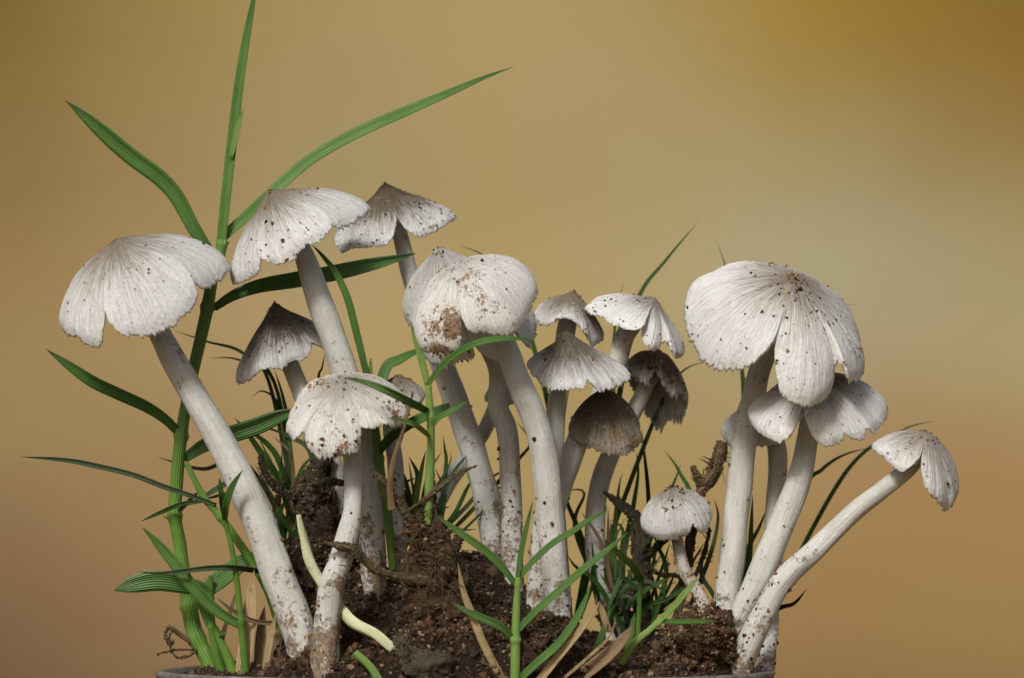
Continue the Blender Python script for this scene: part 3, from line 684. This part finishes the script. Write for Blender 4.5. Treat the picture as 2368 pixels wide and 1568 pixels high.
# lower left sprouts
p, b = plant('broad dark leaves spreading low beside the foot of the tall stalk', (520, 1566, -40))
culm([(522,1580,-40,22),(505,1530,-45,20),(492,1470,-50,17),(488,1400,-50,13),(486,1330,-50,11)], G_CULM, p, b, (1450,))
culm([(548,1580,-60,24),(530,1530,-60,22),(508,1478,-55,16),(497,1450,-52,12)], G_CULM, p, b)
blade([(489,1400,-52),(476,1368,-56),(430,1352,-62),(370,1342,-70),(320,1348,-75),(263,1366,-80)], 40, G_DARK, p, b, .2, .15, root=.4, peak=.55)
blade([(470,1372,-45),(510,1340,-25),(555,1305,-5),(600,1275,5)], 36, G_DARK, p, b, .3, .2, root=.8, peak=.4)
blade([(497,1470,-52),(478,1430,-54),(464,1390,-56),(455,1350,-56)], 15, G_FRESH, p, b, .3, .3)
blade([(500,1470,-54),(515,1464,-70),(526,1466,-80)], 10, G_FRESH, p, b, .3, .3)
p, b = plant('slim upright grass sprig crossing in front of the dry straws', (567, 1566, -90))
culm([(570,1585,-90,17),(563,1500,-92,16),(556,1430,-94,15),(548,1350,-95,13),(538,1280,-95,12),(524,1220,-96,10),(515,1180,-96,9)], G_CULM, p, b, (1437,))
blade([(560,1446,-96),(515,1420,-105),(470,1382,-112),(430,1335,-116),(395,1290,-118),(360,1250,-120),(328,1218,-120)], 25, G_FRESH, p, b, .3, .3, root=.7, peak=.45)
blade([(520,1205,-98),(524,1165,-150),(538,1125,-172),(562,1085,-182)], 15, G_DARK, p, b, .4, .3, root=.6, peak=.3)
blade([(517,1190,-96),(512,1150,-150),(507,1102,-165)], 11, G_DARK, p, b, -.3, .3)
p, b = plant('creeping grass runner passing behind the long leaning stem', (640, 1440, 0))
culm([(648,1460,0,15),(620,1370,-15,17),(590,1312,-25,18),(552,1255,-30,18),(510,1195,-32,16),(475,1155,-34,15),(450,1110,-30,13),(432,1072,-20,12)], G_CULM, p, b, (1195,))
blade([(600,1320,-40),(540,1312,-110),(480,1313,-130),(420,1320,-135),(370,1325,-136),(316,1322,-138)], 11, G_DULL, p, b, .3, .4, root=.9, peak=.3)
blade([(500,1168,-40),(440,1145,-50),(380,1125,-55),(310,1098,-58),(230,1078,-60),(150,1063,-62),(47,1056,-64)], 11, G_DULL, p, b, .3, .4, root=.8, peak=.5)
blade([(470,1150,-30),(520,1120,10),(560,1100,30)], 11, G_DULL, p, b, .4, .3)
blade([(475,1158,-34),(420,1165,0),(370,1185,10),(325,1206,20)], 9, G_DARK, p, b, .4, .3)
blade([(455,1140,-30),(430,1165,20),(395,1200,40),(375,1190,44)], 8, G_DULL, p, b, .4, .3)

# the sprout behind the dirty cap, with the thin curling blade
p, b = plant('thin sprout with one curling blade between the high mushroom and dirty cap', (905, 1300, -20))
culm([(908,1320,-20,16),(895,1180,-40,19),(882,1110,-50,20),(873,1040,-52,20),(866,985,-46,18),(858,930,-20,13),(852,880,0,9)], G_CULM, p, b, (1060,))
blade([(853,885,0),(838,820,-25),(822,755,-40),(805,690,-48),(780,635,-50),(752,598,-45),(718,562,-30)], 15, G_FRESH, p, b, .5, .3, root=.8, peak=.4)
blade([(855,885,0),(857,860,-15),(857,826,-20)], 8, G_LIGHT, p, b, .3, .3)
blade([(872,1050,-52),(905,1012,-75),(950,980,-90),(1000,955,-100),(1040,938,-110)], 20, G_DARK, p, b, .35, .3, root=.8, peak=.5, tip=.5)
blade([(866,1000,-20),(890,860,30),(925,832,40),(965,812,48),(990,800,52)], 22, G_DARK, p, b, .4, .3)
# pale sprout in the middle
p, b = plant('pale green sprout rising before the blotched cap, blades to both sides', (990, 1200, -205))
culm([(990,1215,-205,14),(992,1130,-208,20),(996,1040,-212,17),(995,960,-214,16),(990,892,-214,13)], G_LIGHT, p, b, (965, 888))
blade([(990,895,-214),(980,850,-215),(965,795,-216),(948,740,-216)], 14, G_LIGHT, p, b, .3, .3, root=.8, peak=.3)
blade([(990,890,-214),(1015,855,-235),(1050,822,-262),(1100,795,-300),(1165,783,-310),(1242,786,-305)], 13, G_FRESH, p, b, .4, .3, root=.7, peak=.4)
blade([(988,950,-214),(950,930,-290),(900,905,-320),(850,885,-318),(795,872,-300)], 15, G_FRESH, p, b, .4, .3, root=.8, peak=.4)
blade([(994,1010,-214),(965,985,-285),(930,972,-300),(895,966,-305)], 10, G_LIGHT, p, b, .4, .3)
blade([(994,1000,-214),(1010,970,-230),(1045,950,-240),(1085,925,-235)], 11, G_FRESH, p, b, .4, .3)
# seedling in front
p, b = plant('bright green seedling standing foremost with six narrow leaves', (1190, 1600, -235))
culm([(1190,1620,-235,21),(1191,1540,-237,21),(1192,1470,-238,19),(1194,1400,-238,16),(1198,1335,-238,11)], G_LIGHT, p, b, (1480, 1350))
blade([(1196,1345,-238),(1203,1290,-242),(1216,1225,-246),(1233,1154,-250)], 10, G_FRESH, p, b, .3, .3, root=.8, peak=.3)
blade([(1199,1338,-238),(1235,1295,-245),(1280,1255,-250),(1325,1228,-252),(1365,1200,-250),(1410,1178,-245)], 12, G_FRESH, p, b, .3, .3, root=.8)
blade([(1193,1352,-238),(1165,1315,-245),(1125,1275,-250),(1070,1235,-252),(1005,1190,-248)], 15, G_FRESH, p, b, .3, .3, root=.7)
blade([(1195,1460,-238),(1240,1412,-255),(1290,1368,-262),(1350,1315,-262),(1400,1275,-255),(1455,1228,-245)], 14, G_FRESH, p, b, .3, .3, root=.8)
blade([(1190,1482,-238),(1160,1450,-255),(1120,1430,-262),(1085,1415,-262),(1043,1393,-258)], 15, G_FRESH, p, b, .3, .3, root=.8)
blade([(1200,1572,-236),(1245,1530,-255),(1290,1490,-262),(1330,1435,-262),(1352,1390,-258),(1368,1348,-250)], 15, G_FRESH, p, b, .3, .3, root=.9)
# right front sprig
p, b = plant('light green forked sprig growing low beside the light clod', (1440, 1525, -190))
culm([(1436,1535,-190,14),(1465,1488,-195,16),(1500,1458,-198,14),(1532,1430,-200,12)], G_LIGHT, p, b, (1440,))
blade([(1528,1433,-200),(1560,1400,-202),(1585,1370,-202),(1615,1335,-195)], 12, G_LIGHT, p, b, .3, .3, root=.9)
blade([(1530,1436,-200),(1570,1438,-205),(1610,1437,-205),(1660,1436,-200)], 9, G_FRESH, p, b, .3, .3, root=.9)
blade([(1450,1505,-192),(1458,1470,-194),(1468,1415,-196)], 11, G_FRESH, p, b, .3, .3, root=.9)
p, b = plant('yellowing grass shoot propped among the straws near the seedling', (1362, 1560, -200))
blade([(1362,1570,-200),(1380,1500,-202),(1400,1445,-203),(1412,1400,-202)], 13, G_FRESH, p, b, .3, .3, root=.9)
blade([(1410,1462,-203),(1398,1430,-206),(1387,1392,-206)], 13, STRAW, p, b, .3, .3)
p, b = plant('long fine blade bending down toward the camera among the thin stems', (1475, 1440, 60))
culm([(1475,1470,60,10),(1478,1400,60,10),(1482,1340,55,9)], G_CULM, p, b)
blade([(1482,1345,55),(1465,1310,0),(1430,1278,-60),(1393,1243,-100)], 14, G_LIGHT, p, b, .4, .3, root=.8)
blade([(1480,1370,58),(1440,1335,40),(1420,1370,30),(1400,1420,20)], 9, G_DARK, p, b, .4, .3)

def tuft(label, base, blades, extra=None):
    p, b = plant(label, base, 'grass', 'grass_tuft')
    if extra:
        x0, x1, y0, y1, d0, d1, cnt = extra; rs = random.Random(int(x0))
        for i in range(cnt):
            r = (base[0]+rs.uniform(-50, 50), base[1]-rs.uniform(0, 60), base[2]+rs.uniform(-40, 40))
            e = (rs.uniform(x0, x1), rs.uniform(y0, y1), rs.uniform(d0, d1)); k = rs.uniform(.3, .7)
            m = tuple(r[q]*(1-k)+e[q]*k+rs.uniform(-34, 34) for q in range(3))
            blades = blades+[(rs.uniform(5, 10), rs.choice([G_DARK, G_DARK, G_DULL, STRAW_D, BARK_D, G_FRESH]), [r, m, e])]
    for i, (w, m, path) in enumerate(blades): blade(path, w, m, p, b, .35*(1 if i % 2 else -1), .3, root=.75, peak=.4)
tuft('tangle of thin dark blades between the left leaning stem and dirty cap', (680, 1330, 130), [
 (13, G_DARK, [(660,1300,130),(620,1180,120),(560,1080,100),(515,1010,80),(474,905,60)]),
 (15, G_FRESH, [(690,1250,130),(650,1120,120),(600,1040,110),(560,985,100),(540,965,95)]),
 (12, G_DARK, [(700,1240,135),(650,1080,140),(620,1030,140),(580,1000,140),(540,985,140)]),
 (10, G_DARK, [(690,1250,150),(668,1000,170),(655,920,175),(633,850,180)]),
 (9, G_DULL, [(660,1230,160),(600,1110,190),(540,1060,200),(470,1085,205),(362,1057,210)]),
 (8, G_DULL, [(650,1240,160),(590,1160,200),(540,1140,210),(450,1160,215)]),
 (10, G_DULL, [(700,1230,150),(720,1060,160),(670,1010,165),(600,985,170)]),
 (11, G_DARK, [(660,1290,120),(645,1180,110),(650,1080,105),(652,1040,100)]),
 (9, G_DULL, [(700,1240,170),(650,960,230),(610,905,235),(580,920,240)]),
 (8, G_DARK, [(690,1230,180),(640,900,240),(560,815,250),(480,790,250),(395,762,250)]),
 (8, G_DULL, [(690,1230,180),(620,880,240),(550,832,250),(480,828,250)]),
 (10, G_DARK, [(730,1220,160),(735,900,190),(745,850,190),(752,810,190)]),
 (9, G_DULL, [(640,1300,100),(600,1200,80),(585,1130,70),(620,1080,60)]),
 (9, G_DARK, [(700,1280,120),(660,1210,90),(630,1190,80),(590,1175,70)]),
 (12, G_DARK, [(690,1260,110),(685,1140,95),(700,1080,90),(730,1050,90)]),
], (560, 780, 1000, 1270, 30, 190, 30))
tuft('short bright blades sprouting behind the earthy root crown', (960, 1290, 60), [
 (12, G_FRESH, [(960,1250,60),(958,1150,40),(965,1100,30),(945,1055,20)]),
 (10, G_DARK, [(970,1240,80),(940,1120,100),(920,1080,110),(900,1060,120)]),
 (10, G_LIGHT, [(965,1230,50),(962,1160,20),(975,1080,10),(985,1040,0)]),
 (9, G_DARK, [(1000,1250,120),(1050,1190,160),(1080,1130,180),(1105,1090,190)]),
 (9, G_DARK, [(1010,1250,130),(1030,1080,170),(1028,1040,180),(1024,1005,185)]),
 (9, G_DULL, [(1000,1250,130),(1080,1170,250),(1130,1110,270),(1180,1080,280)]),
 (9, G_DARK, [(1010,1260,150),(1090,1180,290),(1200,1060,300),(1225,1020,300),(1190,970,300)]),
], (880, 1130, 1030, 1250, 90, 260, 18))
tuft('dark wiry blades standing behind the curved grey stem', (1445, 1480, 150), [
 (11, G_DARK, [(1440,1460,150),(1440,1300,200),(1465,1160,220),(1475,1090,225),(1470,1040,228)]),
 (9, BARK_D, [(1500,1400,160),(1500,1240,200),(1498,1130,215),(1482,985,220)]),
 (12, G_DARK, [(1440,1440,180),(1500,1250,230),(1560,1110,245),(1575,1070,250)]),
 (11, G_DARK, [(1560,1430,120),(1600,1180,210),(1570,1090,240),(1533,1038,250)]),
 (12, G_DULL, [(1430,1470,140),(1430,1330,150),(1440,1230,160),(1410,1200,150)]),
 (11, G_DARK, [(1430,1460,160),(1340,1230,260),(1310,1150,280),(1330,1090,290)]),
 (9, G_FRESH, [(1420,1440,180),(1330,1230,260),(1350,1140,270),(1300,1135,280)]),
 (10, G_DARK, [(1430,1450,120),(1460,1390,110),(1520,1350,90),(1560,1330,80)]),
 (9, G_DARK, [(1460,1450,110),(1500,1400,90),(1540,1385,70),(1600,1350,60)]),
 (10, G_DULL, [(1460,1460,120),(1440,1400,80),(1445,1360,70),(1500,1345,60),(1545,1380,50)]),
 (9, G_DARK, [(1430,1480,100),(1410,1420,60),(1440,1380,50),(1480,1390,40)]),
 (10, G_DARK, [(1500,1470,110),(1540,1330,120),(1520,1260,130),(1505,1220,140)]),
 (11, G_LIGHT, [(1420,1440,200),(1420,1240,260),(1430,1130,270),(1440,1090,270)]),
 (9, G_DULL, [(1580,1440,120),(1640,1290,190),(1660,1200,200),(1650,1150,205)]),
 (10, G_DARK, [(1450,1470,90),(1380,1350,30),(1330,1310,0),(1310,1280,-10)]),
], (1340, 1660, 1150, 1440, 20, 220, 36))
tuft('few fine blades peeping out behind the clump of upper caps', (1330, 1430, 250), [
 (12, G_DARK, [(1330,1430,240),(1400,1100,330),(1440,860,340),(1475,690,345),(1540,600,345),(1618,508,345)]),
 (10, G_DARK, [(1330,1430,240),(1390,1100,320),(1418,800,335),(1425,720,335),(1443,648,335)]),
 (13, G_FRESH, [(1340,1430,240),(1410,1000,320),(1415,830,325),(1420,770,320)]),
 (11, G_DARK, [(1320,1430,240),(1280,1000,330),(1200,700,345),(1130,600,345),(1057,565,345)]),
 (10, G_DARK, [(1340,1430,240),(1500,1000,330),(1560,880,335),(1600,845,335),(1640,838,335)]),
])
tuft('dark thin blades behind the two upright right-hand stems', (1700, 1520, 130), [
 (12, G_DARK, [(1700,1500,140),(1730,1300,210),(1735,1230,220),(1740,1140,230)]),
 (11, G_FRESH, [(1700,1500,150),(1720,1300,230),(1755,1220,250),(1775,1170,255)]),
 (11, G_DARK, [(1730,1510,150),(1850,1150,280),(1900,1085,290),(1950,1052,292),(2010,1035,295)]),
 (9, G_DARK, [(1730,1510,150),(1950,1100,330),(2080,1000,345),(2120,982,345),(2168,972,345)]),
 (10, BARK_D, [(1720,1520,160),(1790,1415,150),(1835,1395,140),(1866,1360,130)]),
 (9, G_DARK, [(1690,1500,150),(1720,1000,330),(1700,700,345),(1672,600,345),(1654,552,345)]),
 (9, G_DARK, [(1690,1500,150),(1740,1000,330),(1730,900,335),(1705,840,335)]),
 (8, G_DARK, [(1730,1510,150),(1860,1000,340),(1930,760,345),(1955,708,345),(1988,706,345)]),
 (9, G_DULL, [(1690,1480,140),(1650,1380,130),(1620,1320,120),(1640,1220,120)]),
])

# ------------------------------------------------------------------ dry straws, roots, twigs
def stalk(label, path, mat, name='straw', cat='straw', ribbon=True, w=12):
    b = W(*path[0][:3])
    if ribbon:
        o = blade(path, w, mat, None, b, .4, .35, name=name, root=.9, peak=.3)
    else:
        V, F, cu, ln, pos, rad = tube(path, 60, 14, .45, path[0][0]*.01)
        o = obj(name, V, F, mat, None, b, {'cuv': cu})
    tag(o, label, cat); return o
stalk('pale dry straw slanting down beside the seedling', [(1165,1575,-235),(1120,1490,-245),(1092,1420,-248),(1070,1360,-248),(1058,1298,-245)], STRAW, w=15)
stalk('pale dry straw lying from the seedling foot up to the right', [(1235,1590,-236),(1290,1520,-252),(1340,1460,-262),(1375,1410,-258),(1390,1385,-252)], STRAW, w=15)
stalk('broad flat tan straw hanging at the left of the leaning stem', [(560,1575,-70),(572,1490,-75),(580,1420,-78),(583,1360,-78),(588,1315,-75)], STRAW, w=30)
stalk('narrow tan straw standing against the foot of the leaning stem', [(612,1566,-90),(622,1500,-95),(634,1440,-95),(640,1410,-95)], STRAW, w=13)
stalk('frayed brown straw stub beside the tan straws', [(628,1566,-60),(635,1510,-62),(655,1440,-60)], STRAW_D, w=24)
stalk('brown withered leaf behind the broad tan straw', [(600,1560,-50),(605,1470,-50),(612,1400,-50)], STRAW_D, w=22)
stalk('thin dry twig pointing left below the arching low leaf', [(640,1440,-90),(590,1436,-95),(545,1415,-100),(500,1382,-104)], STRAW_D, 'twig', 'twig', w=10)
stalk('dark slim withered stalk rising behind the low sprouts', [(525,1560,-20),(515,1480,-20),(535,1410,-18),(555,1340,-16)], STRAW_D, w=9)
stalk('bundle of pale dry grass fibres lying before the thin stems', [(1330,1575,-215),(1400,1520,-225),(1440,1480,-228),(1468,1440,-226)], STRAW_D, w=26)
stalk('fine tan fibre crossing the dry bundle', [(1290,1580,-225),(1360,1520,-238),(1410,1470,-240),(1425,1420,-236)], STRAW, w=6)
stalk('brittle forked straw leaning left over the root crown', [(905,1180,-215,18),(900,1120,-220,15),(915,1050,-224,11),(935,985,-226,8),(955,905,-226,6)], STRAW_D, ribbon=False)
stalk('pale peeled shoot lying across the soil beside the bent stem', [(908,1502,-215,22),(870,1470,-215,26),(820,1440,-205,26),(780,1400,-140,25),(745,1350,-120,26),(718,1300,-118,24),(700,1240,-115,17),(690,1190,-112,9)], G_PALE, 'pale_shoot', 'shoot', ribbon=False)
stalk('small green cut stub poking from the soil near the dark lump', [(880,1585,-235,22),(860,1550,-238,20),(838,1525,-240,19),(820,1508,-240,17)], G_LIGHT, 'grass_stub', 'grass', ribbon=False)
def root(label, base, parts, mat, name='dead_root', fibres=None):
    t = thing(name, label, 'root', W(*base)); b = W(*base)
    for i, (nm, path) in enumerate(parts):
        mt = BARK if (mat is CLOD and nm != 'crown') else mat
        if len(path) == 8 and not isinstance(path[0], tuple):     # a lump of caked earth rather than a root
            V, F, nn = clod_mesh(*path); obj(nm, V, F, mat, t, b, {'cuv': V*.05})
            idx = np.random.choice(len(V), 1800); grains('soil_specks', V[idx], np.clip(np.random.lognormal(.75, .5, 1800), .8, 9), nn[idx], t, b, LC); continue
        n, sd = 80, 22
        V, F, cu, ln, pos, rad = tube(path, n, sd, .5, i*3.3+base[0]*.1)
        c = np.repeat(pos, sd, 0); r = np.repeat(rad, sd); dirn = nrm(V-c)
        for q in range(len(V)):
            V[q] += dirn[q]*r[q]*(.30*fbm(V[q], .035, 3)+.22*fbm(V[q], .10, 2))+1.6*np.array(mnoise.noise_vector(Vector(V[q]*.09)))
        obj(nm, V, F, mt, t, b, {'cuv': cu})
        m = int(np.sum(rad)*.45); idx = np.random.randint(0, len(V), m)
        grains('soil_specks', V[idx], np.clip(np.random.lognormal(.35, .45, m), .7, 5), dirn[idx], t, b, LC if mat is not BARK_D else GCOL)
    if fibres:      # fine rootlets and shreds sticking out of it
        fv, ff, fc = [], [], []
        for (px, py, y, spread, length, cnt) in fibres:
            for _ in range(cnt):
                a0 = np.array((px, py, y))+np.random.normal(0, 1, 3)*np.array((spread, spread*1.4, spread*.6))
                ang = np.random.uniform(0, 2*math.pi); L = length*np.random.uniform(.4, 1.3)
                d = np.array((math.cos(ang), math.sin(ang)*1.1, np.random.uniform(-.9, .3)))
                k = np.random.normal(0, .4, 3)
                w = np.random.uniform(1.6, 4.2)
                path = [tuple(a0)+(w,), tuple(a0+d*L*.5+k*L*.2)+(w*.8,), tuple(a0+d*L+k*L*.5)+(w*.4,)]
                V, F, cu, _, _, _ = tube(path, 9, 5, .3, ang)
                o0 = len(fv); fv += list(V); fc += list(cu); ff += [[x+o0 for x in f] for f in F]
        obj('rootlets', fv, ff, BARK, t, b, {'cuv': fc}, kind='stuff')
root('earthy fibrous root crown in the middle of the clump', (1010, 1440, -150), [
 ('crown', (1018,1395,-160,78,55,110,11,-.15)),
 ('crown', (1000,1275,-182,48,36,88,12,-.35)),
 ('stub', [(950,1200,-192,22),(922,1165,-200,20),(900,1130,-208,17),(878,1105,-212,13),(862,1092,-214,8)]),
 ('stub', [(1015,1245,-185,34),(1006,1195,-192,26),(998,1150,-200,22),(994,1110,-204,18),(996,1080,-206,12)]),
 ('stub', [(1020,1290,-180,36),(1046,1268,-195,24),(1058,1245,-198,20),(1066,1222,-200,11)]),
 ('side_root', [(1000,1345,-200,26),(950,1338,-210,20),(905,1330,-217,19),(870,1318,-222,19),(838,1290,-226,20),(812,1268,-230,22),(780,1262,-230,17),(748,1254,-230,7)]),
 ('branch', [(935,1190,-195,9),(990,1148,-220,11),(1035,1112,-226,12),(1070,1090,-226,8),(1102,1077,-224,3)]),
], CLOD, fibres=[(1010,1290,-215,26,46,60),(985,1225,-205,18,40,40),(1030,1350,-225,30,40,40),(830,1275,-230,14,26,26),(930,1335,-215,26,22,20),(900,1135,-210,14,22,12)])
root('gnarled dark twig leaning behind the smallest mushroom', (1560, 1440, 110), [
 ('twig', [(1560,1450,110,22),(1590,1300,130,20),(1600,1190,135,24),(1625,1130,135,26),(1652,1090,135,30),(1662,1050,135,30),(1668,1020,135,22)]),
 ('stub', [(1630,1135,135,22),(1615,1108,130,20),(1602,1078,128,10)]),
], BARK, fibres=[(1655,1070,130,10,30,22),(1620,1120,130,10,24,14)])
root('dark rotten stalk leaning left behind the curved grey stem', (1490, 1480, 130), [
 ('stalk', [(1500,1500,130,30),(1490,1400,130,22),(1478,1300,130,34),(1480,1240,130,40),(1465,1195,130,24),(1430,1165,128,20),(1395,1138,126,10)]),
 ('side_root', [(1480,1290,128,14),(1520,1325,110,10),(1560,1330,100,9),(1600,1345,90,8)]),
 ('side_root', [(1490,1290,128,20),(1530,1255,130,14),(1560,1235,132,8)]),
 ('side_root', [(1480,1360,128,26),(1420,1400,110,20),(1380,1430,100,12)]),
 ('side_root', [(1600,1350,90,7),(1625,1290,100,9),(1636,1250,104,8),(1640,1220,106,6)]),
], BARK_D, fibres=[(1480,1250,130,14,34,24),(1470,1340,125,20,40,26),(1540,1330,105,24,22,22),(1630,1280,100,10,24,12)])
root('blackish shredded stalks hanging behind the dirty cap', (725, 1240, 90), [
 ('stalk', [(720,1230,90,40),(700,1170,85,34),(735,1090,80,40),(760,1050,80,26)]),
 ('stalk', [(745,1250,95,44),(760,1170,95,40),(752,1100,95,26),(750,1060,95,18)]),
 ('stub', [(680,1150,70,14),(640,1130,60,16),(610,1085,55,16),(602,1050,55,8)]),
 ('stub', [(720,1120,40,14),(760,1115,20,16),(800,1118,0,10)]),
], BARK_D, fibres=[(730,1140,85,20,40,40),(740,1210,85,20,40,30),(640,1130,60,14,20,10)])
root('curled dry rootlets beside the foot of the tall stalk', (455, 1500, 15), [
 ('rootlet', [(455,1500,10,4),(440,1515,-10,4),(410,1520,-25,4),(395,1500,-30,4),(392,1470,-30,4),(400,1455,-28,4)]),
 ('rootlet', [(460,1505,15,4),(430,1502,0,4),(395,1505,-10,4),(365,1512,-15,2)]),
 ('rootlet', [(388,1450,-12,6),(382,1470,-18,6),(392,1490,-20,8),(402,1480,-22,5)]),
], BARK)
